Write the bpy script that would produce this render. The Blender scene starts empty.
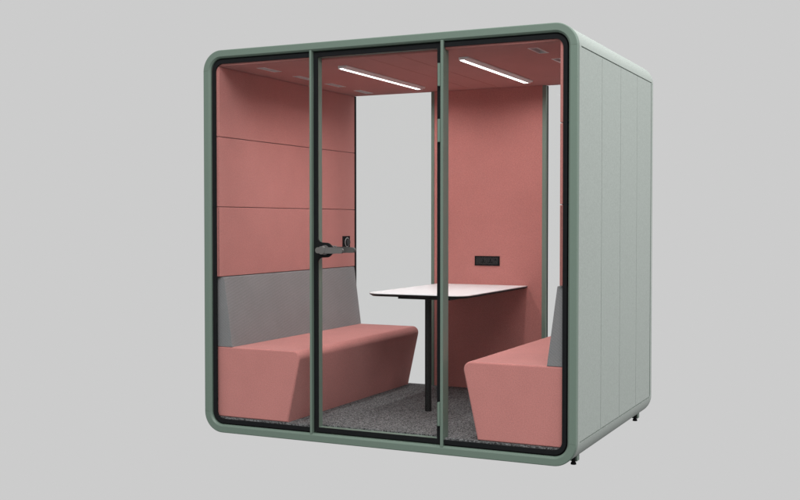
import bpy, bmesh, math
from math import pi, sin, cos, radians
from mathutils import Vector

# ------------------------------------------------------------------ camera, light, exposure
scene = bpy.context.scene
COL = scene.collection
cd = bpy.data.cameras.new('camera'); cam = bpy.data.objects.new('camera', cd); COL.objects.link(cam)
cd.sensor_width = 36; cd.lens = 1078.12 / 800 * 36; cd.clip_start = 0.05; cd.clip_end = 500
cam.location = (3.7243, -5.1459, 1.2195)
cam.rotation_euler = (pi/2 - 0.0265, 0, 0.4466)
scene.camera = cam

w = bpy.data.worlds.new('World'); scene.world = w; w.use_nodes = True
nt = w.node_tree; nt.nodes.clear()
wo = nt.nodes.new('ShaderNodeOutputWorld'); bg = nt.nodes.new('ShaderNodeBackground')
tc = nt.nodes.new('ShaderNodeTexCoord'); sx = nt.nodes.new('ShaderNodeSeparateXYZ'); cr = nt.nodes.new('ShaderNodeValToRGB')
# an even grey studio, darkness added below the view to dim undersides
mr = nt.nodes.new('ShaderNodeMapRange'); mr.inputs['From Min'].default_value = -1; mr.inputs['From Max'].default_value = 1
nt.links.new(tc.outputs['Generated'], sx.inputs[0]); nt.links.new(sx.outputs['Z'], mr.inputs['Value'])
nt.links.new(mr.outputs[0], cr.inputs[0]); nt.links.new(cr.outputs[0], bg.inputs['Color']); nt.links.new(bg.outputs[0], wo.inputs[0])
G = 0.604
e = cr.color_ramp.elements
e[0].position = 0.24; e[0].color = (.05, .05, .05, 1)
e[1].position = 0.368; e[1].color = (G, G, G, 1)
bg.inputs['Strength'].default_value = 1.0

def area(name, loc, target, sx_, sy_, power, color=(1, 1, 1)):
    l = bpy.data.lights.new(name, 'AREA'); l.shape = 'RECTANGLE'; l.size = sx_; l.size_y = sy_; l.energy = power; l.color = color
    o = bpy.data.objects.new(name, l); COL.objects.link(o); o.location = loc
    o.rotation_euler = (Vector(target) - Vector(loc)).to_track_quat('-Z', 'Y').to_euler()
    return o
area('softbox_right', (7.5, 2.4, 4.2), (2.2, .9, 1.2), 3.0, 3.0, 150)
area('softbox_top', (3.2, .6, 5.6), (2.2, .8, 2.2), 2.2, 2.2, 120)
area('softbox_front', (3.4, -5.0, 6.4), (1.1, 0, .9), 5.0, 3.6, 380)

scene.view_settings.view_transform = 'Standard'
scene.view_settings.look = 'None'
scene.view_settings.exposure = 0
scene.view_settings.gamma = 1

# ------------------------------------------------------------------ materials
def mat(name, col, rough=.6, spec=.5, metal=0.0):
    m = bpy.data.materials.new(name); m.use_nodes = True
    b = m.node_tree.nodes['Principled BSDF']
    b.inputs['Base Color'].default_value = (*col, 1); b.inputs['Roughness'].default_value = rough
    b.inputs['Metallic'].default_value = metal; b.inputs['Specular IOR Level'].default_value = spec
    return m, m.node_tree, b

def mottled(nt, b, col, amp, scale, detail=4, bump=.0, bscale=None, bdist=.001, rough=None):
    """noise variation of the base colour plus a grain bump, in object space"""
    N = nt.nodes; L = nt.links
    t = N.new('ShaderNodeTexCoord')
    n = N.new('ShaderNodeTexNoise'); n.inputs['Scale'].default_value = scale; n.inputs['Detail'].default_value = detail
    n.inputs['Roughness'].default_value = .65
    L.new(t.outputs['Object'], n.inputs['Vector'])
    r = N.new('ShaderNodeMapRange'); r.inputs['From Min'].default_value = .3; r.inputs['From Max'].default_value = .7
    r.inputs['To Min'].default_value = 1-amp; r.inputs['To Max'].default_value = 1+amp
    L.new(n.outputs['Fac'], r.inputs['Value'])
    mx = N.new('ShaderNodeVectorMath'); mx.operation = 'SCALE'; mx.inputs[0].default_value = col
    L.new(r.outputs[0], mx.inputs['Scale'])
    L.new(mx.outputs[0], b.inputs['Base Color'])
    if bump:
        n2 = N.new('ShaderNodeTexNoise'); n2.inputs['Scale'].default_value = bscale or scale; n2.inputs['Detail'].default_value = 3
        L.new(t.outputs['Object'], n2.inputs['Vector'])
        bp = N.new('ShaderNodeBump'); bp.inputs['Strength'].default_value = bump; bp.inputs['Distance'].default_value = bdist
        L.new(n2.outputs['Fac'], bp.inputs['Height']); L.new(bp.outputs[0], b.inputs['Normal'])
        return t, n, mx, bp
    return t, n, mx, None

def fabric(name, col, amp=.10, rib=0.0, ribscale=60, ribrot=(0, 0, 0), sheen=.15, grain=170):
    m, nt, b = mat(name, col, .92, .2)
    t, n, mx, bp = mottled(nt, b, col, amp, grain, 3, .5, 420, .0012)
    b.inputs['Sheen Weight'].default_value = sheen; b.inputs['Sheen Roughness'].default_value = .5
    N = nt.nodes; L = nt.links
    # broad, faint unevenness of the cloth
    n3 = N.new('ShaderNodeTexNoise'); n3.inputs['Scale'].default_value = 5; n3.inputs['Detail'].default_value = 2
    L.new(t.outputs['Object'], n3.inputs['Vector'])
    r3 = N.new('ShaderNodeMapRange'); r3.inputs['From Min'].default_value = .3; r3.inputs['From Max'].default_value = .7
    r3.inputs['To Min'].default_value = .965; r3.inputs['To Max'].default_value = 1.035
    L.new(n3.outputs['Fac'], r3.inputs['Value'])
    s = N.new('ShaderNodeVectorMath'); s.operation = 'SCALE'
    L.new(mx.outputs[0], s.inputs[0]); L.new(r3.outputs[0], s.inputs['Scale'])
    out = s
    if rib:
        mp = N.new('ShaderNodeMapping'); mp.inputs['Rotation'].default_value = ribrot
        wv = N.new('ShaderNodeTexWave'); wv.inputs['Scale'].default_value = ribscale; wv.inputs['Distortion'].default_value = 1.2
        wv.inputs['Detail'].default_value = 1; wv.inputs['Detail Scale'].default_value = .6
        L.new(t.outputs['Object'], mp.inputs[0]); L.new(mp.outputs[0], wv.inputs['Vector'])
        r4 = N.new('ShaderNodeMapRange'); r4.inputs['To Min'].default_value = 1-rib; r4.inputs['To Max'].default_value = 1+rib
        L.new(wv.outputs['Fac'], r4.inputs['Value'])
        s2 = N.new('ShaderNodeVectorMath'); s2.operation = 'SCALE'
        L.new(s.outputs[0], s2.inputs[0]); L.new(r4.outputs[0], s2.inputs['Scale'])
        out = s2
    L.new(out.outputs[0], b.inputs['Base Color'])
    return m

M = {}
m, n_, b = mat('sage_paint', (.153, .213, .173), .42, .4); mottled(n_, b, (.153, .213, .173), .02, 60, 3, .12, 900, .0004); M['sage'] = m
m, n_, b = mat('joint_and_groove_shade', (.07, .10, .08), .6, .3); mottled(n_, b, (.07, .10, .08), .02, 60, 3); M['sagedark'] = m  # dark frame joint lines, also the painted shade in the rear panel groove
m, n_, b = mat('shell_finish', (.36, .40, .372), .5, .4); mottled(n_, b, (.36, .40, .372), .12, 110, 4, .5, 170, .0012); M['shell'] = m
m, n_, b = mat('black_rubber', (.004, .004, .0045), .7, .03); mottled(n_, b, (.010, .010, .011), .1, 90, 2); M['black'] = m
m, n_, b = mat('black_border', (.006, .0065, .007), .55, .05); mottled(n_, b, (.013, .014, .015), .08, 40, 2); M['border'] = m
m, n_, b = mat('black_metal', (.008, .008, .008), .5, .15); mottled(n_, b, (.012, .012, .012), .1, 200, 2, .1, 900, .0003); M['bmetal'] = m
m, n_, b = mat('socket_plastic', (.014, .014, .0145), .45, .2); mottled(n_, b, (.02, .02, .021), .05, 100, 2); M['plastic'] = m
m, n_, b = mat('handle_metal', (.19, .182, .175), .38, .5, .75); mottled(n_, b, (.19, .182, .175), .05, 200, 2); M['steel'] = m
m, n_, b = mat('lamp_aluminium', (.78, .79, .79), .4, .5, .0); mottled(n_, b, (.78, .79, .79), .04, 80, 2); M['alu'] = m
m, n_, b = mat('dark_recess', (.03, .02, .02), .8, .2); mottled(n_, b, (.03, .02, .02), .1, 80, 2); M['recess'] = m
m, n_, b = mat('table_laminate', (.79, .80, .81), .38, .4); mottled(n_, b, (.79, .80, .81), .012, 30, 3); M['laminate'] = m
PINK = (.475, .189, .170)
M['pink'] = fabric('pink_fabric', PINK, .13)
M['pinkseat'] = fabric('pink_upholstery', (.56, .226, .206), .13, .03, 75, (0, radians(38), 0))
M['grey'] = fabric('grey_upholstery', (.23, .23, .233), .10, .05, 26, (0, radians(52), radians(10)), sheen=.1)
# speckled loop carpet
m, n_, b = mat('carpet_pile', (.1, .1, .1), .95, .1)
N = n_.nodes; L = n_.links
t = N.new('ShaderNodeTexCoord'); v = N.new('ShaderNodeTexNoise'); v.inputs['Scale'].default_value = 125; v.inputs['Detail'].default_value = 5; v.inputs['Roughness'].default_value = .8
L.new(t.outputs['Object'], v.inputs['Vector'])
c_ = N.new('ShaderNodeValToRGB'); c_.color_ramp.elements[0].position = .44; c_.color_ramp.elements[0].color = (.035, .034, .034, 1)
c_.color_ramp.elements[1].position = .60; c_.color_ramp.elements[1].color = (.34, .345, .35, 1)
L.new(v.outputs['Fac'], c_.inputs[0]); L.new(c_.outputs[0], b.inputs['Base Color'])
bp = N.new('ShaderNodeBump'); bp.inputs['Strength'].default_value = .9; bp.inputs['Distance'].default_value = .006
L.new(v.outputs['Fac'], bp.inputs['Height']); L.new(bp.outputs[0], b.inputs['Normal']); M['carpet'] = m
# thin clear glass
m = bpy.data.materials.new('clear_glass'); m.use_nodes = True; n_ = m.node_tree; n_.nodes.clear()
o_ = n_.nodes.new('ShaderNodeOutputMaterial'); tr = n_.nodes.new('ShaderNodeBsdfTransparent'); gl = n_.nodes.new('ShaderNodeBsdfGlossy')
mi = n_.nodes.new('ShaderNodeMixShader'); fr = n_.nodes.new('ShaderNodeFresnel'); fr.inputs['IOR'].default_value = 1.5
mu = n_.nodes.new('ShaderNodeMath'); mu.operation = 'MULTIPLY'; mu.inputs[1].default_value = .08
gl.inputs['Roughness'].default_value = .02; tr.inputs['Color'].default_value = (.998, 1, .999, 1)
n_.links.new(fr.outputs[0], mu.inputs[0]); n_.links.new(mu.outputs[0], mi.inputs[0]); n_.links.new(tr.outputs[0], mi.inputs[1]); n_.links.new(gl.outputs[0], mi.inputs[2]); n_.links.new(mi.outputs[0], o_.inputs[0])
M['glass'] = m
# lit diffuser
m, n_, b = mat('lamp_diffuser', (.9, .9, .9), .5)
b.inputs['Emission Color'].default_value = (1, .975, .95, 1); b.inputs['Emission Strength'].default_value = 4.0; M['led'] = m

# ------------------------------------------------------------------ mesh helpers
def obj(name, bm, m, parent=None, smooth=True, angle=35):
    bmesh.ops.recalc_face_normals(bm, faces=bm.faces[:])
    me = bpy.data.meshes.new(name); bm.to_mesh(me); bm.free()
    me.materials.append(m)
    if smooth:
        for p in me.polygons: p.use_smooth = True
        try: me.set_sharp_from_angle(angle=radians(angle))
        except Exception: pass
    o = bpy.data.objects.new(name, me); COL.objects.link(o)
    if parent: o.parent = parent
    if smooth:
        wn = o.modifiers.new('weighted_normals', 'WEIGHTED_NORMAL'); wn.keep_sharp = True; wn.weight = 80
    return o

def box(bm, x0, x1, y0, y1, z0, z1, bev=0.0, seg=2):
    r = bmesh.ops.create_cube(bm, size=1)
    vs = r['verts']
    for v in vs:
        v.co = Vector(((x0+x1)/2 + v.co.x*(x1-x0), (y0+y1)/2 + v.co.y*(y1-y0), (z0+z1)/2 + v.co.z*(z1-z0)))
    if bev:
        es = list({e for v in vs for e in v.link_edges})
        bmesh.ops.bevel(bm, geom=es, offset=bev, segments=seg, profile=.6, affect='EDGES')
    return bm

def arc(cx, cz, r, a0, a1, n=14):
    return [(cx + r*cos(a0+(a1-a0)*i/n), cz + r*sin(a0+(a1-a0)*i/n)) for i in range(n+1)]

def rrect(x0, x1, z0, z1, r, n=14):
    """rounded rectangle, ccw from the right side's lower end"""
    return (arc(x1-r, z0+r, r, -pi/2, 0, n) + arc(x1-r, z1-r, r, 0, pi/2, n) +
            arc(x0+r, z1-r, r, pi/2, pi, n) + arc(x0+r, z0+r, r, pi, 1.5*pi, n))

def loft(bm, rings, closed=True, caps=False, wrap=False):
    """rings: lists of 3-D points of equal length"""
    V = [[bm.verts.new(p) for p in r] for r in rings]
    n = len(rings[0]); R = len(V)
    for i in range(R if wrap else R-1):
        A, B = V[i], V[(i+1) % R]
        for j in range(n if closed else n-1):
            k = (j+1) % n
            bm.faces.new((A[j], A[k], B[k], B[j]))
    if caps:
        bm.faces.new(V[0]); bm.faces.new(V[-1])
    return bm

def prism_xz(bm, pts, y0, y1, bev=0.0):
    """outline in x,z extruded along y, its two end rims rounded by bev"""
    def shrink(p, d):
        n = len(p); out = []
        for i in range(n):
            a, b_, c = Vector(p[i-1]), Vector(p[i]), Vector(p[(i+1) % n])
            d1 = (b_-a).normalized(); d2 = (c-b_).normalized()
            n1 = Vector((-d1.y, d1.x)); n2 = Vector((-d2.y, d2.x)); nn = (n1+n2)
            nn = nn / max(nn.length_squared, 1e-6) * 2
            out.append(tuple(b_ + nn*d))
        return out
    secs = []
    if bev:
        for i in range(5):
            a = pi/2*i/4; secs.append((y0 + bev*(1-sin(a)), bev*(1-cos(a))))
        secs = [(y0 + bev*(1-sin(pi/2*i/4)), bev*(1-cos(pi/2*i/4))) for i in range(4, -1, -1)][::-1]
        secs = [(y0 + bev*(1-cos(pi/2*i/4)), bev*(1-sin(pi/2*i/4))) for i in range(5)]
        secs += [(y1-(s[0]-y0), s[1]) for s in secs[::-1]]
    else: secs = [(y0, 0), (y1, 0)]
    loft(bm, [[(x, y, z) for x, z in shrink(pts, d)] for y, d in secs], True, True)
    return bm

def prism_xy(bm, pts, z0, z1):
    loft(bm, [[(x, y, z0) for x, y in pts], [(x, y, z1) for x, y in pts]], True, True); return bm

def cyl(bm, c, r, h, axis='z', n=32, r2=None, bev=0):
    """cylinder from c, h long along the axis"""
    r2 = r if r2 is None else r2
    secs = [(0, r), (h, r2)]
    if bev: secs = [(0, r-bev), (bev*.3, r-bev*.3), (bev, r), (h-bev, r2), (h-bev*.3, r2-bev*.3), (h, r2-bev)]
    rings = []
    for d, rr in secs:
        ring = []
        for i in range(n):
            a = 2*pi*i/n; u, v = rr*cos(a), rr*sin(a)
            ring.append({'z': (c[0]+u, c[1]+v, c[2]+d), 'y': (c[0]+u, c[1]+d, c[2]+v), 'x': (c[0]+d, c[1]+u, c[2]+v)}[axis])
        rings.append(ring)
    loft(bm, rings, True, True); return bm

def BM(): return bmesh.new()

def thing(name, label, cat, loc=(0, 0, 0), group=None):
    o = bpy.data.objects.new(name, None); COL.objects.link(o); o.empty_display_size = .2
    o['label'] = label; o['category'] = cat
    if group: o['group'] = group
    return o

W, H, D = 2.223, 2.2, 1.716
WX = .095                       # inner face of the left wall; the right one mirrors it
Z0, Z1 = .085, 2.112            # carpet top, ceiling
PX1 = (.7065, .7195); PX2 = (1.4915, 1.5075)      # the two front posts
YB = 1.66                       # back panel face

# ------------------------------------------------------------------ the pod
pod = thing('office_pod', 'sage green meeting pod with rounded frame, glass front, pink lining and pale side wall', 'office pod')

# front frame: a rounded ring with bevelled inner lip
bm = BM()
R = .118
secs = [(0.0, .060), (0.0, .030), (.0015, .006), (.0, .0), (.004, -.001)]
prof = [(.000, .060), (.0005, .010), (.0025, .003), (.0, .0)]
ring_secs = [(.0, .030), (-.0105, .010)]
def frame_ring(inset, y):
    r = max(R - inset, .02)
    if inset > .03: r = .072 + (.047-inset)
    return [(x, y, z) for x, z in rrect(inset, W-inset, inset, H-inset, r)]
S = [(0, .07), (0, .0), (.0, .0)]
rings = [frame_ring(i, y) for i, y in [(0, .032), (0, .0045), (.0015, .0015), (.0045, 0), (.0355, 0), (.0375, .0008), (.0455, .0085), (.047, .013), (.047, .060), (.02, .060), (.004, .045), (.004, .032)]]
loft(bm, rings, True, False, True)
obj('front_frame', bm, M['sage'], pod, angle=14)
# fine joints where the corner pieces meet the straight rails
for x0, x1 in ((.004, .034), (W-.034, W-.004)):
    for z in (.118, 2.086):
        bm = BM(); box(bm, x0, x1, -.0002, .002, z-.0006, z+.0006); obj('frame_joint', bm, M['sagedark'], pod)

# outer shell: core, top and bottom caps, front and rear bands
def shell_sec(inset, y, n=14):
    return [(x, y, z) for x, z in rrect(inset, W-inset, inset, H-inset, max(R-inset, .02), n)]
bm = BM()
loft(bm, [shell_sec(.0075, .035), shell_sec(.0075, 1.68), shell_sec(.030, 1.68), shell_sec(.030, .035)], True, False, True)
def band(bm, y0, y1, rear=False):
    secs = [(.0012, y0)]
    if rear:
        secs = [(.006, y0), (.0012, y0+.004)]
        rr = .045
        for i in range(9):
            a = pi/2*i/8; secs.append((.0012 + rr*(1-cos(a)), y1-rr+rr*sin(a)))
        secs += [(.070, y1-.002), (.070, y1-.03), (.0295, y1-.0295), (.0072, y1-.0295), (.0072, y0)]
    else:
        secs = [(.0012, y0), (.0012, y1), (.0072, y1), (.0072, y0)]
    loft(bm, [shell_sec(i, y) for i, y in secs], True, False, True)
band(bm, .032, .068)
band(bm, 1.6410, D, True)
def cap(bm, top):
    zc = 2.0845 if top else .1155
    def path(inset):
        r = R-inset
        if top: p = [(W-inset, zc+.003)] + arc(W-R, H-R, r, 0.08, pi/2, 14) + arc(R, H-R, r, pi/2, pi-.08, 14) + [(inset, zc+.003)]
        else:   p = [(inset, zc-.003)] + arc(R, R, r, pi+.08, 1.5*pi, 14) + arc(W-R, R, r, 1.5*pi, 2*pi-.08, 14) + [(W-inset, zc-.003)]
        return p
    o_, i_ = path(.0012), path(.0072)
    prof = [(x, z) for x, z in o_] + [(x, z) for x, z in i_[::-1]]
    loft(bm, [[(x, y, z) for x, z in prof] for y in (.068, 1.6415)], True, False)
cap(bm, True); cap(bm, False)
obj('outer_shell', bm, M['shell'], pod, angle=32)

# flat side panels with fine vertical joints
ys = [.0685, .462, .860, 1.254, 1.6250]
for right in (True, False):
    for a, b_ in zip(ys[:-1], ys[1:]):
        bm = BM(); g = .0030
        x0, x1 = (W-.0073, W-.0012) if right else (.0012, .0073)
        box(bm, x0, x1, a + (g if a > .1 else 0), b_ - g, .1155+.0035, 2.0845-.0035, .0016, 2)
        obj('side_panel', bm, M['shell'], pod)

for x0, x1 in ((W-.0073, W-.0028), (.0028, .0073)):  # dark strips that paint shade into the rear vertical grooves
    bm = BM(); box(bm, x0, x1, 1.6222, 1.6408, .119, 2.081); obj('groove_shade', bm, M['sagedark'], pod, smooth=False)

# levelling feet with their brackets
for x in (.085, W-.085):
    for y in (.245, 1.595):
        bm = BM(); s = 1
        box(bm, x-.024, x+.012, y+.022, y+.068, -.026, .004, .002)
        f = obj('foot_bracket', bm, M['sage'], pod)
        bm = BM(); cyl(bm, (x, y, -.037), .0150, .013, 'z', 24, .013, .002); cyl(bm, (x, y, -.028), .010, .032, 'z', 16)
        obj('levelling_foot', bm, M['black'], f)

def slab_with_holes(bm, x0, x1, y0, y1, z0, z1, holes):
    xs = sorted({x0, x1, *[h[0] for h in holes], *[h[1] for h in holes]})
    yy = sorted({y0, y1, *[h[2] for h in holes], *[h[3] for h in holes]})
    vb = {}
    def V(x, y, z):
        k = (round(x, 5), round(y, 5), z)
        if k not in vb: vb[k] = bm.verts.new((x, y, z))
        return vb[k]
    solid = {}
    for i in range(len(xs)-1):
        for j in range(len(yy)-1):
            cx, cy = (xs[i]+xs[i+1])/2, (yy[j]+yy[j+1])/2
            solid[i, j] = not any(h[0] < cx < h[1] and h[2] < cy < h[3] for h in holes)
    for (i, j), s in solid.items():
        if not s: continue
        a, b_, c, d = xs[i], xs[i+1], yy[j], yy[j+1]
        for z in (z0, z1): bm.faces.new([V(a, c, z), V(b_, c, z), V(b_, d, z), V(a, d, z)])
        for (di, dj), (p, q) in {(-1, 0): ((a, c), (a, d)), (1, 0): ((b_, c), (b_, d)), (0, -1): ((a, c), (b_, c)), (0, 1): ((a, d), (b_, d))}.items():
            if not solid.get((i+di, j+dj), False):
                bm.faces.new([V(*p, z0), V(*q, z0), V(*q, z1), V(*p, z1)])

# floor base, carpet
bm = BM(); box(bm, .085, W-.085, .078, 1.675, .045, .070); obj('floor_base', bm, M['black'], pod)
bm = BM()
nx, ny = 2, 2
slab_with_holes(bm, .040, W-.040, .028, 1.690, .0705, Z0, [(PX1[0]-.0015, PX2[1]+.0015, .028, .0765)]); obj('carpet', bm, M['carpet'], pod)

# lining: acoustic wall panels, both sides
step = .4045; zs = [Z1 - step*i for i in range(6)]; zs[5] = Z0 + .001
for right in (False, True):
    for i in range(3):
        za, zb = zs[i+1], zs[i]
        bm = BM(); x0, x1 = (.031, WX) if not right else (W-WX, W-.031)
        box(bm, x0, x1, .022, 1.682, za+.0014, zb-.0014, .0045, 3)
        obj('wall_panel', bm, M['pink'], pod)
    bm = BM(); x0, x1 = (.0305, WX-.010) if not right else (W-WX+.010, W-.0305)
    box(bm, x0, x1, .030, 1.676, .900, Z1); obj('wall_core', bm, M['recess'], pod)

# ceiling boards with cut-outs for vents
VX = [(.256, .300), (W-.312, W-.268)]
VY = [(.18+.40*i, .18+.40*i+.178) for i in range(4)]
for x0, x1, k in ((.050, 1.0105, 0), (1.0135, 1.2035, None), (1.2070, W-.050, 1)):
    bm = BM()
    hs = [(*VX[k], a, b_) for a, b_ in VY] if k is not None else []
    hs.append((max(x0, PX1[0]-.0015), min(x1, PX2[1]+.0015), .024, .0765))
    slab_with_holes(bm, x0, x1, .024, 1.684, Z1, Z1+.030, hs)
    es = [e for e in bm.edges if all(abs(v.co.z-Z1) < 1e-6 for v in e.verts) and all(abs(v.co.y-.024) < 1e-6 for v in e.verts)]
    bmesh.ops.bevel(bm, geom=es, offset=.008, segments=4, profile=.5, affect='EDGES')
    obj('ceiling_board', bm, M['pink'], pod)
bm = BM(); box(bm, .09, W-.09, .078, 1.680, Z1+.0305, Z1+.044); obj('ceiling_core', bm, M['recess'], pod)
for vi, (a, b_) in enumerate(VX):
    for c, d in VY:
        bm = BM(); t_ = .006; e_ = .0015
        # trim ring: outer lip just below the ceiling, walls running up into the slot
        def rr(x0, x1, y0, y1, z): return [(x0, y0, z), (x1, y0, z), (x1, y1, z), (x0, y1, z)]
        loft(bm, [rr(a-t_, b_+t_, c-t_, d+t_, Z1+.0005), rr(a-t_, b_+t_, c-t_, d+t_, Z1-.0015), rr(a+.003, b_-.003, c+.003, d-.003, Z1-.0015), rr(a+.003, b_-.003, c+.003, d-.003, Z1+.0280), rr(a+e_, b_-e_, c+e_, d-e_, Z1+.0280), rr(a+e_, b_-e_, c+e_, d-e_, Z1+.0005)], True, False, True)
        vt = obj('ceiling_vent', bm, M['alu'], pod, smooth=False)
        bm = BM(); box(bm, a+.0035, b_-.0035, c+.0035, d-.0035, Z1+.024, Z1+.027); obj('vent_backing', bm, M['recess'], vt)

# two lit bar lamps
for x0, y0, y1 in ((.722, .300, 1.395), (1.470, .300, 1.395)):
    x1 = x0 + .056
    bm = BM()
    p = [(x0, Z1-.0008), (x0+.001, Z1-.017), (x0+.003, Z1-.019), (x0+.004, Z1-.019), (x0+.004, Z1-.015), (x0+.034, Z1-.015), (x0+.034, Z1-.019), (x0+.036, Z1-.018), (x0+.040, Z1-.011), (x0+.048, Z1-.011), (x0+.050, Z1-.013), (x1-.003, Z1-.009), (x1, Z1-.006), (x1, Z1-.0008)]
    prism_xz(bm, p[::-1], y0, y1, 0)
    lt = obj('ceiling_light', bm, M['alu'], pod, smooth=False)
    bm = BM(); box(bm, x0+.0042, x0+.0338, y0+.016, y1-.016, Z1-.0180, Z1-.0152, .0008, 2)
    obj('diffuser', bm, M['led'], lt)
    l = bpy.data.lights.new('bar_light', 'AREA'); l.shape = 'RECTANGLE'; l.size = .028; l.size_y = y1-y0-.04
    l.energy = 7.0; l.spread = radians(162); l.color = (1, .99, .98)
    lo = bpy.data.objects.new('bar_light', l); COL.objects.link(lo); lo.location = (x0+.019, (y0+y1)/2, Z1-.0186); lo.parent = lt

# back: pink centre panel between green posts, a glass pane either side
bm = BM(); box(bm, .727, 1.5015, YB, 1.700, Z0+.001, Z1-.001, .002); obj('back_panel', bm, M['pink'], pod)
for x0, x1 in ((.7045, .7265), (1.502, 1.527)):
    bm = BM(); box(bm, x0, x1, YB-.003, 1.706, Z0+.0005, Z1-.0005, .0012); obj('back_post', bm, M['sage'], pod)
for x0, x1 in ((WX+.001, .7040), (1.5275, W-WX-.001)):
    bm = BM(); y = 1.690
    box(bm, x0+.001, x1-.001, y, y+.006, Z0+.003, Z1+.012)
    g = obj('back_glass', bm, M['glass'], pod, smooth=False)
    bm = BM()
    for a, b_ in ((x0-(.040 if x0 < .2 else 0), x0+.003), (x1-.003, x1+(.040 if x1 > 2 else 0))): box(bm, a, b_, y-(.0055 if b_-a > .02 else -.002), y+.010, Z0+.002, Z1-.001)
    obj('glass_seal', bm, M['black'], g)

# front fixed glazing with black printed border
PX1 = (.7065, .7195); PX2 = (1.4915, 1.5075)
I0, I1 = .0475, .0765; YG = .012
def rrp(inset, r): return rrect(inset, W-inset, inset, H-inset, r)
for left in (True, False):
    def half(inset, r):
        xc = PX1[0]-.0006 if left else PX2[1]+.0006
        if left:
            return [(xc, H-inset)] + arc(inset+r, H-inset-r, r, pi/2, pi, 12) + arc(inset+r, inset+r, r, pi, 1.5*pi, 12) + [(xc, inset)]
        return [(xc, inset)] + arc(W-inset-r, inset+r, r, -pi/2, 0, 12) + arc(W-inset-r, H-inset-r, r, 0, pi/2, 12) + [(xc, H-inset)]
    o_ = half(.0545, .066); i_ = half(I1, .046)
    bm = BM()
    A = [bm.verts.new((x, YG, z)) for x, z in half(.0475, .0715)]
    bm.free()
    bm = BM(); pts = half(.056, .064); prism_xz(bm, pts, YG+.002, YG+.010)
    g = obj('front_glass', bm, M['glass'], pod, smooth=False)
    bm = BM(); n = len(o_)
    rings = []
    for k in range(n):
        (xo, zo), (xi, zi) = o_[k], i_[k]
        rings.append([(xo, YG, zo), (xi, YG, zi), (xi, YG+.013, zi), (xo, YG+.013, zo)])
    loft(bm, rings, True, True)
    obj('glass_border', bm, M['border'], g, angle=30)
    bm = BM(); oo = half(.0472, .0718); rings = []
    for k in range(n):
        (xo, zo), (xi, zi) = oo[k], o_[k]
        rings.append([(xo, YG+.010, zo), (xi, YG+.010, zi), (xi, YG+.016, zi), (xo, YG+.016, zo)])
    loft(bm, rings, True, True)
    obj('glass_seal', bm, M['black'], g, angle=30)

# posts
for x0, x1 in (PX1, PX2):
    bm = BM(); box(bm, x0, x1, .001, .024, .0415, H-.0415, .0015, 2); box(bm, x0+.0006, x1-.0006, .024, .074, .0485, H-.0485, .001, 1)
    obj('door_post', bm, M['sage'], pod)
# top and bottom rail of the doorway, seen as the slim reveal
# door leaf
dx0, dx1, dz0, dz1 = PX1[1]+.0020, PX2[0]-.0015, .0525, H-.0525
SW = .026
bm = BM()
def dr(i, y): return [(dx0+i, y, dz0+i), (dx1-i, y, dz0+i), (dx1-i, y, dz1-i), (dx0+i, y, dz1-i)]
loft(bm, [dr(0.0015, .030), dr(0.0015, .071), dr(SW-.003, .072), dr(SW, .070), dr(SW, .030)], True, False, True)
bm2 = bm
door = obj('door', bm, M['sage'], pod, smooth=False)
bm = BM(); loft(bm, [dr(0, .0235), dr(.001, .022), dr(SW-.001, .022), dr(SW, .023), dr(SW, .0295), dr(0, .0295)], True, False, True)
obj('door_border', bm, M['border'], door, smooth=False)
bm = BM(); box(bm, dx0+SW-.006, dx1-SW+.006, .0300, .0380, dz0+SW-.006, dz1-SW+.006); obj('door_glass', bm, M['glass'], door, smooth=False)
for a, b_ in ((1.921, 2.040), (1.632, 1.751), (.151, .275)):
    bm = BM(); box(bm, 1.4765, 1.4905, -.004, .0215, a, b_, .003, 3)
    obj('hinge', bm, M['sage'], door)
# lock plate: a rounded tab flaring out of the stile
hx, hz = .797, 1.0620
bm = BM()
pl = [(dx0+SW-.002, hz+.075), (dx0+SW+.003, hz+.058), (dx0+SW+.012, hz+.047), (dx0+SW+.026, hz+.042)]
pl += [(hx+.004+.040*cos(a), hz+.041*sin(a)) for a in [radians(d) for d in range(80, -81, -10)]]
pl += [(x, 2*hz-z) for x, z in [(dx0+SW+.026, hz+.042), (dx0+SW+.012, hz+.047), (dx0+SW+.003, hz+.058), (dx0+SW-.002, hz+.075)]]
prism_xz(bm, pl[::-1], .0175, .0294, .0015)
obj('lock_plate', bm, M['border'], door)
def lever(y, sgn, name):
    bm = BM()
    ya, yb = sorted((y, y+sgn*.040))
    cyl(bm, (hx, min(y, y+sgn*.012), hz), .0265, .012, 'y', 36, None, .002)
    cyl(bm, (hx, ya, hz), .011, yb-ya, 'y', 24)
    cyl(bm, (hx+.003, min(y+sgn*.030, y+sgn*.051), hz), .0225, .021, 'y', 36, None, .002)
    # bar: rounded tapering outline, tail to the left
    x0, x1 = hx-.020, hx+.131
    up = arc(x0, hz, .0125, pi*1.5, pi*.5, 10) + [(hx+.02, hz+.0130), (hx+.08, hz+.0120)] + arc(x1-.011, hz-.001, .0110, pi/2, -pi/2, 10) + [(hx+.08, hz-.0130), (hx+.02, hz-.0130)]
    yy = y+sgn*.034
    prism_xz(bm, up, min(yy, yy+sgn*.015), max(yy, yy+sgn*.015), .004)
    return obj(name, bm, M['steel'], door)
h1 = lever(.0170, -1, 'door_handle')
h2 = lever(.0730, 1, 'door_handle')
bm = BM(); cyl(bm, (hx-.016, .0170-.0503, hz), .0032, .001, 'y', 16); obj('keyhole', bm, M['black'], h1)

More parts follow.
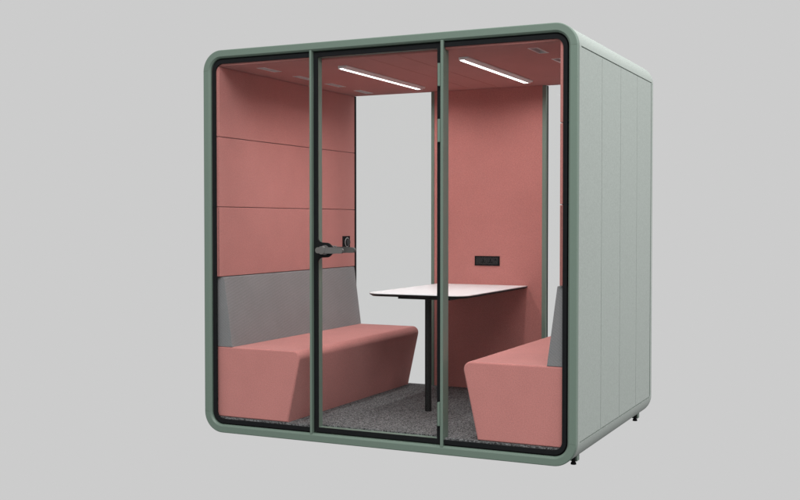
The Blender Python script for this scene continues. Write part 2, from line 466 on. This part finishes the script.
# power outlet on the back panel: two three-pin sockets and a charging port
ox0, ox1, oz0, oz1 = 1.0285, 1.207, .9215, .986
bm = BM(); box(bm, ox0, ox1, YB-.006, YB-.0003, oz0, oz1, .0012)
sk = obj('power_outlet', bm, M['black'], pod)
bm = BM(); box(bm, ox0+.011, ox1-.011, YB-.0085, YB-.0061, oz0+.009, oz1-.009, .0008); obj('outlet_face', bm, M['plastic'], sk)
cz = (oz0+oz1)/2
for cx in (ox0+.063, ox0+.114):
    bm = BM()       # one joined three-pin opening
    prism_xz(bm, [(cx-.003, cz+.014), (cx-.003, cz+.001), (cx-.006, cz-.007), (cx-.016, cz-.008), (cx-.016, cz-.013), (cx-.004, cz-.013), (cx, cz-.005), (cx+.004, cz-.013), (cx+.016, cz-.013), (cx+.016, cz-.008), (cx+.006, cz-.007), (cx+.003, cz+.001), (cx+.003, cz+.014)], YB-.0094, YB-.0087)
    obj('pin_socket', bm, M['black'], sk, smooth=False)
bm = BM(); box(bm, ox0+.144, ox0+.158, YB-.0094, YB-.0087, cz+.004, cz+.011, .0003); obj('charging_port', bm, M['black'], sk)

# wall controller with its rotary knob
cy0, cy1, cz0, cz1 = 1.497, 1.598, 1.030, 1.116
bm = BM(); box(bm, WX+.0003, WX+.007, cy0, cy1, cz0, cz1, .001)
ct = obj('wall_control', bm, M['black'], pod)
bm = BM(); cyl(bm, (WX+.007, (cy0+cy1)/2+.008, (cz0+cz1)/2), .026, .013, 'x', 32, None, .002); obj('control_knob', bm, M['plastic'], ct)
bm = BM()
c_y, c_z = (cy0+cy1)/2+.008, (cz0+cz1)/2
loft(bm, [[(WX+.0072, c_y+r*cos(2*pi*i/36), c_z+r*sin(2*pi*i/36)) for i in range(36)] for r in (.030, .0325)] +
     [[(WX+.0086, c_y+r*cos(2*pi*i/36), c_z+r*sin(2*pi*i/36)) for i in range(36)] for r in (.0325, .030)], True, False, True)
obj('knob_ring', bm, M['alu'], ct)

# ------------------------------------------------------------------ benches
def bench(right):
    mx = (lambda x: W-x) if right else (lambda x: x)
    lab = ('pink upholstered bench with grey slanted backrest on the right, partly hidden by the front frame' if right else
           'pink upholstered bench with grey slanted backrest along the left wall behind the door handle')
    root = thing('bench_seat', lab, 'bench', group='facing benches inside the pod')
    root.location = (mx(.32), .84, Z0)
    off = Vector(root.location)
    def fin(o):
        o.data.transform(__import__('mathutils').Matrix.Translation(-off)); return o
    x0 = .0345; zt = .4925
    bx, tx = .538, .620
    # rounded nose between sloping front and seat top
    r = .042; d = Vector((tx-bx, zt-Z0)).normalized()
    ang = math.atan2(d.y, d.x)               # slope of the front
    cx = tx - .004 - r + .001; cz = zt - r
    pts = [(x0, Z0+.0008), (bx, Z0+.0008)]
    a0 = ang - pi/2
    pts += [(cx + r*cos(a0+(pi/2-a0)*i/10), cz + r*sin(a0+(pi/2-a0)*i/10)) for i in range(11)] + [(x0, zt)]
    pts = [(mx(x), z) for x, z in pts]
    if right: pts = pts[::-1]
    bm = BM(); prism_xz(bm, pts, .040, 1.645, .010)
    fin(obj('seat_base', bm, M['pinkseat'], root, angle=28))
    zb, zt2 = zt+.0006, .8965
    pts = [(x0, zb), (.1655, zb), (.1125, zt2-.003), (.109, zt2), (x0, zt2)]
    pts = [(mx(x), z) for x, z in pts]
    if right: pts = pts[::-1]
    bm = BM(); prism_xz(bm, pts, .041, 1.645, .003)
    fin(obj('backrest', bm, M['grey'], root, angle=28))
    return root
bench(False); bench(True)

# ------------------------------------------------------------------ table
TX0, TX1, TY0, TY1, TZ = .757, 1.402, .560, YB-.0012, .793
tb = thing('table', 'small white table top on a single black leg standing between the two pink benches', 'table')
tb.location = (1.10, .72, Z0); off = Vector(tb.location)
from mathutils import Matrix
def tp(name, bm, m, parent=tb, **k):
    o = obj(name, bm, m, parent, **k); o.data.transform(Matrix.Translation(-off)); return o
def tshape(i, r=.085):
    x0, x1, y0, y1 = TX0+i, TX1-i, TY0+i, TY1
    r = r-i
    return arc(x0+r, y0+r, r, pi, 1.5*pi, 12) + arc(x1-r, y0+r, r, 1.5*pi, 2*pi, 12) + [(x1, y1), (x0, y1)]
bm = BM(); loft(bm, [[(x, y, z) for x, y in tshape(i)] for i, z in ((.0, TZ-.004), (.0, TZ-.0008), (.0008, TZ))], True, True)
top = tp('table_top', bm, M['laminate'], angle=40)
bm = BM(); loft(bm, [[(x, y, z) for x, y in tshape(i)] for i, z in ((.018, TZ-.019), (.0015, TZ-.009), (.0005, TZ-.0042))], True, True)
tp('table_core', bm, M['bmetal'], angle=40)
bm = BM(); cyl(bm, (1.20, 1.56, TZ+.0004), .028, .002, 'z', 32, None, .0008); tp('cable_grommet', bm, M['alu'])
bm = BM(); box(bm, .93, 1.27, .66, .80, TZ-.036, TZ-.0195, .002); tp('support_plate', bm, M['bmetal'])
bm = BM(); cyl(bm, (1.10, .725, Z0+.001), .0195, TZ-.037-Z0-.001, 'z', 32); tp('leg', bm, M['bmetal'])
